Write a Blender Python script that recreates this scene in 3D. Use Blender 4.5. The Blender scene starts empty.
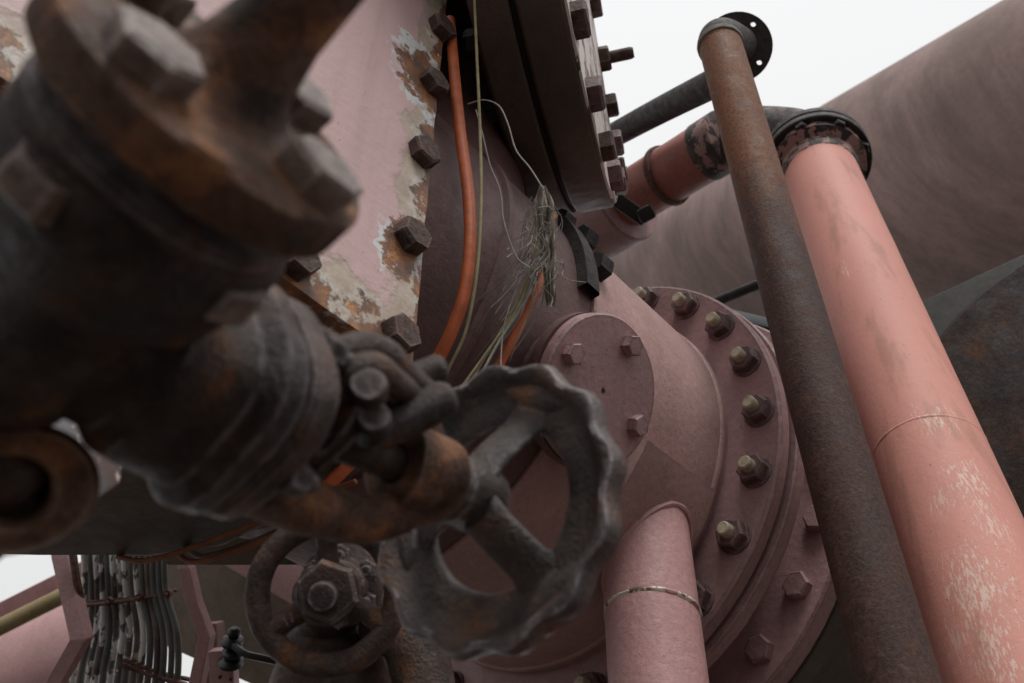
import bpy, bmesh, math, random
from mathutils import Vector, Matrix, noise
from mathutils.bvhtree import BVHTree
random.seed(7)
sc = bpy.context.scene
COL = sc.collection
R = math.radians
# ------------------------------------------------------------------ camera
FPX, PITCH, CAMH = 1000.0, R(44), 1.6
SN, CS = math.sin(PITCH), math.cos(PITCH)
cam = bpy.data.cameras.new('camera'); camo = bpy.data.objects.new('camera', cam); COL.objects.link(camo)
camo.location = (0, 0, CAMH); camo.rotation_euler = (R(90) + PITCH, 0, 0)
cam.sensor_width = 36; cam.lens = 36 * FPX / 1024; cam.clip_start = 0.02; cam.clip_end = 3000
cam.dof.use_dof = True; cam.dof.focus_distance = 1.65; cam.dof.aperture_fstop = 6.0; cam.dof.aperture_blades = 7
sc.camera = camo
# ------------------------------------------------------------------ sky and sun (overcast)
SUN_EL, SUN_AZ = R(60), R(160)          # azimuth clockwise from +Y
w = bpy.data.worlds.new('World'); sc.world = w; w.use_nodes = True
nt = w.node_tree; bg = nt.nodes['Background']
sky = nt.nodes.new('ShaderNodeTexSky'); sky.sky_type = 'NISHITA'; sky.sun_disc = False
sky.sun_elevation = SUN_EL; sky.sun_rotation = SUN_AZ; sky.dust_density = 4; sky.air_density = 1.2
hs = nt.nodes.new('ShaderNodeHueSaturation'); hs.inputs['Saturation'].default_value = 0.10
nt.links.new(sky.outputs[0], hs.inputs['Color'])
mx = nt.nodes.new('ShaderNodeMix'); mx.data_type = 'RGBA'; mx.inputs[0].default_value = 0.80
nt.links.new(hs.outputs[0], mx.inputs[6]); mx.inputs[7].default_value = (6.7, 6.71, 6.75, 1)
tcw = nt.nodes.new('ShaderNodeTexCoord'); sx = nt.nodes.new('ShaderNodeSeparateXYZ'); nt.links.new(tcw.outputs['Generated'], sx.inputs[0])
mr = nt.nodes.new('ShaderNodeMapRange'); nt.links.new(sx.outputs['Z'], mr.inputs[0])      # overcast sky: the zenith three times as bright as the horizon
for i_, v_ in ((1, 0.0), (2, 1.0), (3, 0.66), (4, 1.0)): mr.inputs[i_].default_value = v_
m2 = nt.nodes.new('ShaderNodeMix'); m2.data_type = 'RGBA'; m2.blend_type = 'MULTIPLY'; m2.inputs[0].default_value = 1
nt.links.new(mx.outputs[2], m2.inputs[6]); nt.links.new(mr.outputs[0], m2.inputs[7])
nt.links.new(m2.outputs[2], bg.inputs['Color']); bg.inputs['Strength'].default_value = 0.12
sd = bpy.data.lights.new('sun', 'SUN'); sd.energy = 1.5; sd.angle = R(24); sd.color = (1, 0.97, 0.93)
so = bpy.data.objects.new('sun', sd); COL.objects.link(so)
sv = Vector((math.sin(SUN_AZ) * math.cos(SUN_EL), math.cos(SUN_AZ) * math.cos(SUN_EL), math.sin(SUN_EL)))
so.rotation_euler = sv.to_track_quat('Z', 'Y').to_euler(); so.location = (2, -3, 8)
sc.view_settings.view_transform = 'Standard'; sc.view_settings.look = 'None'
sc.view_settings.exposure = 0.45; sc.view_settings.gamma = 1
sc.render.engine = 'CYCLES'; sc.cycles.use_denoising = True; sc.cycles.max_bounces = 6
# ------------------------------------------------------------------ coordinates
def CW(x, y, z):                         # camera metres (right, up, forward) -> world
    return Vector((x, z * CS - y * SN, CAMH + z * SN + y * CS))
def P(px, py, d): return CW((px - 512) / FPX * d, (341.5 - py) / FPX * d, d)
def V(x, y, z): return (CW(x, y, z) - Vector((0, 0, CAMH))).normalized()
EYE = Vector((0, 0, CAMH))
def ray(px, py): return P(px, py, 1) - EYE
def depth(W): W = W - EYE; return W.y * CS + W.z * SN
def px_of(W):
    q = W - EYE; zc = q.y * CS + q.z * SN; yc = -q.y * SN + q.z * CS
    return (512 + FPX * q.x / zc, 341.5 - FPX * yc / zc)
def frame(o, z, xh=(0, 0, 1)):
    z = Vector(z).normalized(); x = Vector(xh); x = x - z * x.dot(z)
    if x.length < 1e-4: x = Vector((1, 0, 0)) - z * z.x
    x.normalize(); y = z.cross(x)
    M = Matrix((x, y, z)).transposed().to_4x4(); M.translation = o
    return M
# ------------------------------------------------------------------ materials
def ramp(nt, fac, stops):
    r = nt.nodes.new('ShaderNodeValToRGB'); e = r.color_ramp.elements
    while len(e) < len(stops): e.new(0.5)
    for i, (p, c) in enumerate(stops):
        e[i].position = p; e[i].color = (c, c, c, 1) if isinstance(c, (int, float)) else (*c, 1)
    nt.links.new(fac, r.inputs[0]); return r.outputs[0]
def noi(nt, vec, scale, detail=5, rough=0.55, dist=0.0):
    n = nt.nodes.new('ShaderNodeTexNoise'); n.inputs['Scale'].default_value = scale
    n.inputs['Detail'].default_value = detail; n.inputs['Roughness'].default_value = rough
    n.inputs['Distortion'].default_value = dist
    nt.links.new(vec, n.inputs['Vector']); return n.outputs[0]
def mixc(nt, f, a, b, mode='MIX'):
    m = nt.nodes.new('ShaderNodeMix'); m.data_type = 'RGBA'; m.blend_type = mode
    for v, i in ((f, 0), (a, 6), (b, 7)):
        if isinstance(v, (int, float)): m.inputs[i].default_value = v
        elif isinstance(v, tuple): m.inputs[i].default_value = (*v, 1)
        else: nt.links.new(v, m.inputs[i])
    return m.outputs[2]
def mth(nt, op, a, b=0.0, c=None):
    m = nt.nodes.new('ShaderNodeMath'); m.operation = op
    for i, v in enumerate((a, b) if c is None else (a, b, c)):
        if isinstance(v, (int, float)): m.inputs[i].default_value = v
        else: nt.links.new(v, m.inputs[i])
    return m.outputs[0]
def mapping(nt, vec, scale=(1, 1, 1), loc=(0, 0, 0)):
    m = nt.nodes.new('ShaderNodeMapping'); m.inputs['Scale'].default_value = scale; m.inputs['Location'].default_value = loc
    nt.links.new(vec, m.inputs[0]); return m.outputs[0]
def sep(nt, vec):
    s = nt.nodes.new('ShaderNodeSeparateXYZ'); nt.links.new(vec, s.inputs[0]); return s.outputs
def edge_mask(nt, rad=0.006, lo=0.02, hi=0.2):
    b = nt.nodes.new('ShaderNodeBevel'); b.samples = 4; b.inputs[0].default_value = rad
    g = nt.nodes.new('ShaderNodeNewGeometry')
    d = nt.nodes.new('ShaderNodeVectorMath'); d.operation = 'DOT_PRODUCT'
    nt.links.new(b.outputs[0], d.inputs[0]); nt.links.new(g.outputs['Normal'], d.inputs[1])
    return ramp(nt, mth(nt, 'SUBTRACT', 1.0, d.outputs['Value']), [(lo, 0), (hi, 1)])
MATS = {}
def newmat(name):
    m = bpy.data.materials.new(name); m.use_nodes = True; nt = m.node_tree
    MATS[name] = m
    tc = nt.nodes.new('ShaderNodeTexCoord'); oi = nt.nodes.new('ShaderNodeObjectInfo')
    a = nt.nodes.new('ShaderNodeVectorMath'); a.operation = 'MULTIPLY_ADD'
    cmb = nt.nodes.new('ShaderNodeCombineXYZ')
    for i in range(3): nt.links.new(oi.outputs['Random'], cmb.inputs[i])
    nt.links.new(cmb.outputs[0], a.inputs[0]); a.inputs[1].default_value = (7, 11, 5); nt.links.new(tc.outputs['Object'], a.inputs[2])
    return m, nt, nt.nodes['Principled BSDF'], tc.outputs['Object'], a.outputs[0]
def bump(nt, bs, h, strength=0.3, dist=0.003, prev=None):
    b = nt.nodes.new('ShaderNodeBump'); b.inputs['Strength'].default_value = strength; b.inputs['Distance'].default_value = dist
    nt.links.new(h, b.inputs['Height'])
    if prev is not None: nt.links.new(prev, b.inputs['Normal'])
    nt.links.new(b.outputs[0], bs.inputs['Normal']); return b.outputs[0]
def rust_col(nt, v, dark=(.022, .014, .012), mid=(.075, .038, .024), hot=(.19, .075, .025), sc=14, hotpos=.66):
    a = noi(nt, v, sc, 8, .62); c = ramp(nt, a, [(.36, dark), (.54, mid), (hotpos, mid), (hotpos + .12, hot)])
    f = noi(nt, v, sc * 14, 3, .6); return mixc(nt, .55, c, ramp(nt, f, [(.3, .35), (.7, 1.5)]), 'MULTIPLY')
def paint(name, base, alt=None, rust=0.0, speck=.3, streak=.35, rough=.52, wear=0.0, dirt=(.06, .045, .035), grime=0.0, spec=.4, bmp=.7):
    m, nt, bs, o, v = newmat(name)
    alt = alt or tuple(x * .72 for x in base)
    c = mixc(nt, ramp(nt, noi(nt, v, 4, 6, .6), [(.35, 0), (.68, 1)]), base, alt)
    c = mixc(nt, .25, c, ramp(nt, noi(nt, v, 90, 4, .7), [(.25, .3), (.75, 1.6)]), 'MULTIPLY')
    st = ramp(nt, noi(nt, mapping(nt, v, (16, 16, 1.6)), 1.0, 6, .65), [(.50, 0), (.80, 1)])
    c = mixc(nt, mth(nt, 'MULTIPLY', st, streak), c, dirt)
    if grime:
        gr = ramp(nt, noi(nt, v, 2.1, 9, .68, .4), [(.42, 0), (.66, 1)])
        c = mixc(nt, mth(nt, 'MULTIPLY', gr, grime), c, dirt)
    sp = ramp(nt, noi(nt, v, 130, 2, .5), [(.68, 0), (.71, 1)])
    c = mixc(nt, mth(nt, 'MULTIPLY', sp, speck), c, tuple(x * .25 for x in base))
    msk = None
    if rust:
        msk = ramp(nt, noi(nt, v, 9, 10, .7, .3), [(.70 - rust * .3, 0), (.72 - rust * .3, 1)])
    if wear:
        e = edge_mask(nt, .010, .01, .10); e = mth(nt, 'MULTIPLY', e, ramp(nt, noi(nt, v, 30, 7, .72), [(.42, 0), (.50, 1)]))
        e = mth(nt, 'MULTIPLY', e, wear); msk = e if msk is None else mth(nt, 'MAXIMUM', e, msk)
    h = mth(nt, 'ADD', noi(nt, v, 70, 4, .6), mth(nt, 'MULTIPLY', noi(nt, v, 420, 2, .5), .35))
    if msk is not None:
        c = mixc(nt, msk, c, rust_col(nt, v))
        h = mth(nt, 'SUBTRACT', h, mth(nt, 'MULTIPLY', msk, .8))
    nt.links.new(c, bs.inputs['Base Color'])
    nt.links.new(ramp(nt, noi(nt, v, 22, 5, .6), [(.3, rough - .12), (.7, rough + .18)]), bs.inputs['Roughness'])
    bs.inputs['Specular IOR Level'].default_value = spec
    bump(nt, bs, h, bmp, .0022); return m
def rust(name, dark=(.022, .014, .012), mid=(.075, .038, .024), hot=(.19, .075, .025), sc=14, hotpos=.66, rough=.8, metal=0.0, bstr=.6, grey=None, spec=.35, edge=None):
    m, nt, bs, o, v = newmat(name)
    c = rust_col(nt, v, dark, mid, hot, sc, hotpos)
    if grey:
        c = mixc(nt, mth(nt, 'MULTIPLY', ramp(nt, noi(nt, v, sc * 2.3, 8, .7), [(.5, 0), (.68, 1)]), .7), c, grey)
    if edge:
        em = mth(nt, 'MULTIPLY', edge_mask(nt, .006, .01, .12), ramp(nt, noi(nt, v, 60, 5, .65), [(.36, 0), (.56, 1)])); c = mixc(nt, em, c, edge)
    nt.links.new(c, bs.inputs['Base Color'])
    nt.links.new(ramp(nt, noi(nt, v, sc * 3, 5, .6), [(.3, rough - .2), (.7, min(1, rough + .15))]), bs.inputs['Roughness'])
    bs.inputs['Metallic'].default_value = metal; bs.inputs['Specular IOR Level'].default_value = spec
    h = mth(nt, 'ADD', noi(nt, v, 55, 6, .65), mth(nt, 'MULTIPLY', noi(nt, v, 260, 4, .7), .9))
    bump(nt, bs, h, bstr, .0035); return m
PINK = (.40, .235, .235)
paint('pink_paint', PINK, (.34, .20, .195), speck=.5, streak=.25)
paint('mauve_paint', (.395, .235, .238), (.31, .185, .183), speck=.5, streak=.3, wear=.7, grime=.4, dirt=(.12, .075, .06))
paint('drum_paint', (.46, .285, .27), (.39, .238, .222), speck=.55, streak=.3, grime=.4, wear=.25, dirt=(.13, .09, .068))
paint('shade_paint', (.155, .082, .078), (.115, .064, .06), speck=.3, streak=.3, grime=.3, dirt=(.03, .022, .018))  # dark pink: shade on barrel and nozzle neck is put into the colour
paint('old_brown_paint', (.105, .078, .060), (.072, .053, .043), speck=.4, streak=.5, grime=.5, rust=.06, dirt=(.02, .015, .012))
def duct_material():
    m, nt, bs, o, v = newmat('duct_paint')
    c = mixc(nt, ramp(nt, noi(nt, o, .9, 7, .6), [(.35, 0), (.68, 1)]), (.36, .225, .205), (.25, .15, .13))
    st = ramp(nt, noi(nt, mapping(nt, o, (14, 14, .8)), 1, 7, .62), [(.45, 0), (.75, 1)]); c = mixc(nt, mth(nt, 'MULTIPLY', st, .4), c, (.075, .045, .033))
    gr = ramp(nt, noi(nt, mapping(nt, o, (1, 1, .35)), .8, 10, .72, .3), [(.34, 0), (.60, 1)]); c = mixc(nt, mth(nt, 'MULTIPLY', gr, .75), c, (.085, .052, .040))
    c = mixc(nt, .3, c, ramp(nt, noi(nt, o, 26, 5, .7), [(.25, .5), (.75, 1.4)]), 'MULTIPLY')
    nt.links.new(c, bs.inputs['Base Color']); bs.inputs['Roughness'].default_value = .7; bump(nt, bs, noi(nt, o, 12, 5), .15, .01)
duct_material()
paint('red_pipe_paint', (.40, .135, .105), (.30, .105, .085), speck=.4, streak=.45, wear=.4, rust=.05)
paint('ochre_paint', (.25, .19, .09), speck=.4, streak=.5)
paint('far_brown_paint', (.20, .15, .108), (.14, .105, .08), streak=.6, grime=.4)
def rusty_pipe_material():
    m, nt, bs, o, v = newmat('rusty_pipe_steel')
    x, y, z = sep(nt, o)
    f = noi(nt, o, 150, 5, .75); md = noi(nt, o, 30, 7, .7); lo = noi(nt, mapping(nt, o, (1, 1, .45)), 7, 5, .6)
    c = ramp(nt, mth(nt, 'ADD', mth(nt, 'MULTIPLY', f, .6), mth(nt, 'MULTIPLY', md, .4)), [(.34, (.016, .010, .009)), (.50, (.056, .029, .024)), (.64, (.105, .048, .034))])
    up = mth(nt, 'ADD', mth(nt, 'MULTIPLY', mth(nt, 'SUBTRACT', z, 3.0), .75), mth(nt, 'MULTIPLY', mth(nt, 'SUBTRACT', lo, .5), 1.3))
    hot = mth(nt, 'MULTIPLY', ramp(nt, up, [(.02, 0), (.30, 1)]), ramp(nt, f, [(.32, .1), (.6, 1)]))
    c = mixc(nt, mth(nt, 'MULTIPLY', hot, .75), c, (.25, .092, .030))
    c = mixc(nt, mth(nt, 'MULTIPLY', ramp(nt, noi(nt, o, 60, 6, .7), [(.58, 0), (.66, 1)]), .5), c, (.11, .082, .078))
    nt.links.new(c, bs.inputs['Base Color']); nt.links.new(ramp(nt, md, [(.3, .5), (.7, .8)]), bs.inputs['Roughness']); bs.inputs['Specular IOR Level'].default_value = .22
    bump(nt, bs, mth(nt, 'ADD', f, md), .7, .002)
rusty_pipe_material()
rust('dark_pipe_steel', (.014, .011, .011), (.036, .023, .019), (.08, .04, .022), sc=16, rough=.62, grey=(.05, .042, .043), spec=.25)
rust('bare_dark_steel', (.012, .011, .011), (.03, .022, .018), (.07, .035, .02), sc=18, rough=.65, grey=(.05, .045, .043))
rust('bolt_rust', (.025, .015, .013), (.085, .043, .030), (.17, .066, .026), sc=40, hotpos=.62, rough=.7, grey=(.10, .075, .075), bstr=.9, edge=(.2, .15, .14))
rust('mauve_nut', (.055, .030, .030), (.12, .066, .066), (.15, .08, .075), sc=40, rough=.55, grey=(.17, .10, .105), edge=(.24, .16, .16))
rust('black_nut', (.010, .009, .010), (.022, .018, .017), (.04, .026, .02), sc=40, rough=.55, grey=(.04, .038, .04))
rust('cast_iron', (.012, .007, .006), (.045, .025, .018), (.15, .060, .022), sc=26, hotpos=.57, rough=.50, grey=(.070, .052, .054), bstr=1.0, spec=.32, edge=(.30, .26, .27))
rust('brown_cast_iron', (.030, .016, .011), (.125, .058, .034), (.27, .115, .045), sc=24, hotpos=.52, rough=.65, grey=(.16, .10, .08), bstr=1.0, spec=.28, edge=(.30, .20, .16))
rust('wheel_iron', (.013, .008, .007), (.062, .037, .028), (.17, .074, .032), sc=17, hotpos=.52, rough=.42, grey=(.085, .066, .066), bstr=.9, spec=.6, edge=(.42, .39, .41))  # pale edge colour: bare worn metal plus a painted highlight along the rim
rust('gunmetal_iron', (.018, .011, .009), (.064, .037, .027), (.15, .066, .030), sc=22, hotpos=.55, rough=.50, grey=(.095, .070, .068), bstr=1.0, spec=.35, edge=(.24, .20, .205))
rust('tank_rust', (.020, .016, .017), (.055, .032, .024), (.17, .07, .026), sc=5, hotpos=.56, rough=.68, grey=(.065, .060, .066), spec=.25)

rust('stud_brass', (.30, .25, .17), (.48, .42, .31), (.55, .49, .37), sc=60, rough=.5, bstr=.5, grey=(.5, .44, .32))
rust('clamp_rust', (.04, .024, .02), (.13, .062, .045), (.22, .10, .06), sc=40, rough=.85, grey=(.2, .14, .13))
def plain(name, base, rough=.6, var=.3, scale=30, b=.3, spec=.4):
    m, nt, bs, o, v = newmat(name)
    c = mixc(nt, var, base, ramp(nt, noi(nt, v, scale, 5, .6), [(.25, .2), (.75, 1.3)]), 'MULTIPLY')
    nt.links.new(c, bs.inputs['Base Color']); bs.inputs['Roughness'].default_value = rough
    bs.inputs['Specular IOR Level'].default_value = spec
    bump(nt, bs, noi(nt, v, scale * 5, 3, .6), b, .002); return m
plain('orange_sheath', (.50, .115, .035), .5, .45, 40)
plain('faded_orange', (.22, .07, .032), .7, .6, 30)
plain('straw', (.30, .26, .14), .8, .5, 60)
plain('pale_string', (.30, .285, .25), .8, .4, 80)
plain('dusty_rag', (.60, .55, .48), .95, .6, 70, 1.0)
plain('black_insulator', (.012, .012, .014), .35, .4, 30)
plain('black_rubber', (.02, .018, .018), .7)
plain('green_grey_paint', (.085, .083, .075), .6, .5, 30)
plain('blue_grey_paint', (.034, .040, .050), .6, .5, 10)
plain('gravel_ground', (.085, .072, .062), .95, .7, 3, 1.0)
def flaking(name, base, flake, amt, sc=40, zs=.25):
    m, nt, bs, o, v = newmat(name)
    k = ramp(nt, noi(nt, mapping(nt, v, (1, 1, zs)), sc, 6, .65), [(amt, 0), (amt + .02, 1)])
    c = mixc(nt, k, mixc(nt, ramp(nt, noi(nt, v, 18, 5), [(.45, 0), (.6, 1)]), base, (.09, .055, .045)), flake)
    nt.links.new(c, bs.inputs['Base Color']); bs.inputs['Roughness'].default_value = .6
    bump(nt, bs, mth(nt, 'ADD', k, noi(nt, v, 90, 4)), .4, .002); return m
flaking('green_tube', (.12, .13, .125), (.70, .72, .71), .50, 22, .12)
flaking('brown_tube', (.14, .12, .105), (.5, .45, .33), .62, 22, .12)
plain('plain_tube', (.13, .135, .125), .6, .5, 25)
flaking('flange_peel', (.15, .10, .07), (.60, .53, .50), .47, 13, .8)
flaking('peel_lug', (.10, .095, .10), (.45, .36, .35), .56, 30, 1)
# ------------------------------------------------------------------ mesh helpers
def mk(name, bm, mat, parent=None, M=None, smooth=35, root=None):
    """link one mesh object; bm is in world coordinates unless M (object matrix, world) is given"""
    me = bpy.data.meshes.new(name)
    loc = parent_loc(parent)
    if M is None:
        bmesh.ops.translate(bm, verts=bm.verts, vec=-loc)
    bmesh.ops.recalc_face_normals(bm, faces=bm.faces)
    bm.to_mesh(me); bm.free()
    me.materials.append(MATS[mat])
    if smooth:
        for p in me.polygons: p.use_smooth = True
        me.set_sharp_from_angle(angle=R(smooth))
    return place(name, me, parent, M)
def parent_loc(p):
    return Vector(ROOT[p.name]) if p is not None else Vector((0, 0, 0))
ROOT = {}
def place(name, me, parent=None, M=None):
    o = bpy.data.objects.new(name, me); COL.objects.link(o)
    loc = parent_loc(parent)
    if parent is not None: o.parent = parent
    if M is not None: o.matrix_local = Matrix.Translation(-loc) @ M
    ROOT[o.name] = tuple(loc); return o
def thing(name, label, cat, loc, group=None):
    o = bpy.data.objects.new(name, None); COL.objects.link(o); o.location = loc; o.empty_display_size = .1
    o['label'] = label; o['category'] = cat
    if group: o['group'] = group
    ROOT[o.name] = tuple(loc); return o
def tag(o, label, cat, group=None):
    o['label'] = label; o['category'] = cat
    if group: o['group'] = group
    return o
def lathe(bm, prof, M, segs=48, a0=0.0, a1=2 * math.pi, rfun=None, amp=0, nsc=20):
    full = abs(a1 - a0 - 2 * math.pi) < 1e-6; n = segs if full else segs + 1
    rings = []
    for (r, z) in prof:
        if r < 1e-6: rings.append([bm.verts.new(M @ Vector((0, 0, z)))]); continue
        ring = []
        for i in range(n):
            a = a0 + (a1 - a0) * i / segs
            rr = r * (rfun(a, r, z) if rfun else 1)
            p = M @ Vector((rr * math.cos(a), rr * math.sin(a), z))
            if amp: p += (p - M @ Vector((0, 0, z))).normalized() * noise.noise(p * nsc) * amp + Vector((0, 0, 1)) * noise.noise(p * nsc * 1.7) * amp * .5
            ring.append(bm.verts.new(p))
        rings.append(ring)
    for A, B in zip(rings, rings[1:]):
        m = segs
        for i in range(m):
            j = (i + 1) % n
            if len(A) == 1 and len(B) == 1: continue
            if len(A) == 1: bm.faces.new((A[0], B[i], B[j]))
            elif len(B) == 1: bm.faces.new((A[i], A[j], B[0]))
            else: bm.faces.new((A[i], A[j], B[j], B[i]))
    return bm
def cat(pts, n=8):
    pts = [Vector(p) for p in pts]; q = [pts[0] * 2 - pts[1]] + pts + [pts[-1] * 2 - pts[-2]]; out = []
    for i in range(1, len(q) - 2):
        a, b, c, d = q[i - 1:i + 3]
        for k in range(n):
            t = k / n
            out.append(.5 * ((2 * b) + (c - a) * t + (2 * a - 5 * b + 4 * c - d) * t * t + (3 * b - a - 3 * c + d) * t ** 3))
    out.append(pts[-1]); return out
def lerp_list(v, n):
    if isinstance(v, (int, float)): return [v] * n
    out = []
    for i in range(n):
        f = i / (n - 1) * (len(v) - 1); k = min(int(f), len(v) - 2); out.append(v[k] + (v[k + 1] - v[k]) * (f - k))
    return out
def tube(bm, pts, rad, segs=16, flat=1.0, up=None, sm=8, amp=0, nsc=30, round_end=True):
    pp = cat(pts, sm) if sm > 1 else [Vector(p) for p in pts]
    n = len(pp); rr = lerp_list(rad, n); rings = []
    tan = [(pp[min(i + 1, n - 1)] - pp[max(i - 1, 0)]).normalized() for i in range(n)]
    u = Vector(up) if up is not None else tan[0].orthogonal()
    for i in range(n):
        u = (Vector(up) if up is not None else u); u = (u - tan[i] * u.dot(tan[i])).normalized(); v = tan[i].cross(u)
        rings.append((pp[i], u.copy(), v, rr[i]))
    def ring(c, u, v, r):
        out = []
        for k in range(segs):
            a = 2 * math.pi * k / segs; d = u * math.cos(a) * r + v * math.sin(a) * r * flat; p = c + d
            if amp: p += d.normalized() * noise.noise(p * nsc) * amp
            out.append(bm.verts.new(p))
        return out
    L = []
    if round_end:
        c, u0, v0, r0 = rings[0]
        for f in (.35, .75): L.append(ring(c - tan[0] * r0 * .5 * math.sqrt(1 - f * f), u0, v0, r0 * f))
    for q in rings: L.append(ring(*q))
    if round_end:
        c, u0, v0, r0 = rings[-1]
        for f in (.75, .35): L.append(ring(c + tan[-1] * r0 * .5 * math.sqrt(1 - f * f), u0, v0, r0 * f))
    for A, B in zip(L, L[1:]):
        for k in range(segs):
            j = (k + 1) % segs; bm.faces.new((A[k], A[j], B[j], B[k]))
    bm.faces.new(L[0][::-1]); bm.faces.new(L[-1]); return bm
def prism(bm, poly, z0, z1, M, bev=0.0):
    b = [bm.verts.new(M @ Vector((x, y, z0))) for x, y in poly]; t = [bm.verts.new(M @ Vector((x, y, z1))) for x, y in poly]
    n = len(poly); fs = [bm.faces.new(b[::-1]), bm.faces.new(t)]
    for i in range(n): fs.append(bm.faces.new((b[i], b[(i + 1) % n], t[(i + 1) % n], t[i])))
    if bev: bmesh.ops.bevel(bm, geom=list({e for f in fs for e in f.edges}), offset=bev, segments=2, affect='EDGES', profile=.6)
    return bm
def boxm(bm, sx, sy, sz, M, bev=.004):
    return prism(bm, [(-sx / 2, -sy / 2), (sx / 2, -sy / 2), (sx / 2, sy / 2), (-sx / 2, sy / 2)], -sz / 2, sz / 2, M, bev)
def BM(): return bmesh.new()
def hexmesh(name, r, h, mat, stud=None, washer=None, jit=.04, seed=0, mats=None):
    """hex head standing on z=0; stud=(radius,height) protrudes on top"""
    rnd = random.Random(seed); bm = BM(); L = []
    def ringz(rad, z, j=1):
        return [bm.verts.new((rad * math.cos(i * math.pi / 3) * (1 + j * rnd.uniform(-jit, jit)), rad * math.sin(i * math.pi / 3) * (1 + j * rnd.uniform(-jit, jit)), z * (1 + j * rnd.uniform(-jit, jit)) if z else 0)) for i in range(6)]
    A = [ringz(r * .97, -.004), ringz(r, h * .1), ringz(r, h * .80), ringz(r * .88, h * .97)]
    for a, b in zip(A, A[1:]):
        for i in range(6): bm.faces.new((a[i], a[(i + 1) % 6], b[(i + 1) % 6], b[i]))
    bm.faces.new(A[-1]); bm.faces.new(A[0][::-1])
    if washer: lathe(bm, [(0, -.003), (washer[0], -.003), (washer[0], washer[1] * .8), (washer[0] * .96, washer[1]), (0, washer[1])], Matrix(), 20)
    nb = len(bm.faces)
    if stud: lathe(bm, [(0, h * .9), (stud[0], h * .9), (stud[0], h + stud[1] * .85), (stud[0] * .8, h + stud[1]), (0, h + stud[1] * .97)], Matrix(), 14)
    bm.faces.ensure_lookup_table()
    for f in bm.faces[nb:]: f.material_index = 1
    bmesh.ops.recalc_face_normals(bm, faces=bm.faces)
    me = bpy.data.meshes.new(name); bm.to_mesh(me); bm.free(); me.materials.append(MATS[mat])
    if stud: me.materials.append(MATS[(mats or mat)])
    for p in me.polygons: p.use_smooth = True
    me.set_sharp_from_angle(angle=R(30)); return me
def spin(M, a): return M @ Matrix.Rotation(a, 4, 'Z')
def ngon_circle(r, n, ph=0): return [(r * math.cos(ph + 2 * math.pi * i / n), r * math.sin(ph + 2 * math.pi * i / n)) for i in range(n)]

# ------------------------------------------------------------------ ground
bm = BM(); s = 600
vs = [bm.verts.new((x, y, 0)) for x, y in ((-s, -s), (s, -s), (s, s), (-s, s))]; bm.faces.new(vs)
g = mk('ground', bm, 'gravel_ground', smooth=0); g['kind'] = 'structure'

# ------------------------------------------------------------------ drum axis system (L along n, m sideways, up)
N = Vector((-.65774, -.75325, 0)); Mv = Vector((.75325, -.65774, 0)); Z = Vector((0, 0, 1))
C0 = Vector((.1167, 1.8032, CAMH + 1.2998)); RP = .413
def D(L, m, h): return C0 + N * L + Mv * m + Z * (h - 1.2998)     # h measured from the camera height
def on_cyl(px, py, r=RP):
    d = ray(px, py); dm, dz = d.dot(Mv), d.z; o = EYE - C0; om, oz = o.dot(Mv), o.z
    a = dm * dm + dz * dz; b = om * dm + oz * dz; c = om * om + oz * oz - r * r; q = b * b - a * c
    return EYE + d * ((-b - math.sqrt(max(q, 0))) / a)
def cyl_par(W):
    q = W - C0; return q.dot(N), math.atan2(q.z, q.dot(Mv))
def cylp(L, ph, r): return C0 + N * L + Mv * (r * math.cos(ph)) + Z * (r * math.sin(ph))
MD = frame(C0, N, Mv)     # z = N

# ================================================================== flanged drum pipe
drum = thing('flanged_pipe', 'wide dull pink pipe ending in a ring flange of brass tipped studs', 'pipe', D(0, 0, 1.2998))
bm = BM(); lathe(bm, [(RP - .03, -.01), (RP, -.01), (RP, .4305), (RP - .03, .4305)], MD, 96, amp=.0015, nsc=9)
shell = mk('pipe_shell', bm, 'drum_paint', drum)
bm = BM(); pr = []
for k in range(9):
    a = math.pi * k / 8; pr.append((RP - .002 + .007 * math.sin(a), .010 + .012 * (1 - math.cos(a)) * .5 * 1.6))
lathe(bm, pr, MD, 96, amp=.002, nsc=60); mk('weld_bead', bm, 'drum_paint', drum)
# ring flange
bm = BM(); ro = .528
lathe(bm, [(RP - .02, 0), (ro - .006, 0), (ro, -.005), (ro, -.030), (ro - .004, -.036), (RP - .02, -.036)], MD, 120)
ringf = mk('ring_flange', bm, 'mauve_paint', drum)
bm = BM(); lathe(bm, [(ro - .03, -.0355), (ro - .012, -.0355), (ro - .012, -.046), (ro - .03, -.046)], MD, 96); mk('gasket', bm, 'bare_dark_steel', drum)
bm = BM(); lathe(bm, [(RP, -.0462), (ro + .004, -.0462), (ro + .008, -.05), (ro + .008, -.078), (ro - .01, -.084), (RP + .05, -.09), (RP + .03, -.19), (RP, -.19)], MD, 120)
mk('counter_flange', bm, 'mauve_paint', drum)
bm = BM(); r2 = .566
lathe(bm, [(RP, -.191), (r2 - .005, -.191), (r2, -.196), (r2, -.235), (r2 - .005, -.240), (RP, -.240)], MD, 120)
rear = mk('rear_flange', bm, 'mauve_paint', drum)
bm = BM(); lathe(bm, [(RP, -.2402), (r2 + .004, -.2402), (r2 + .004, -.285), (RP + .05, -.29), (RP + .02, -1.6), (0, -1.6)], MD, 96); mk('rear_neck', bm, 'old_brown_paint', drum)
nutmesh = [hexmesh('stud_nut', .0295, .026, 'mauve_nut' if 'mauve_nut' in MATS else 'bolt_rust', stud=(.0135, .018), washer=(.0335, .003), seed=i, mats='stud_brass') for i in range(4)]
ph0 = cyl_par(C0 + (EYE + ray(652, 292) * ((C0 - EYE).dot(N) / ray(652, 292).dot(N)) - C0))[1]
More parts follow.
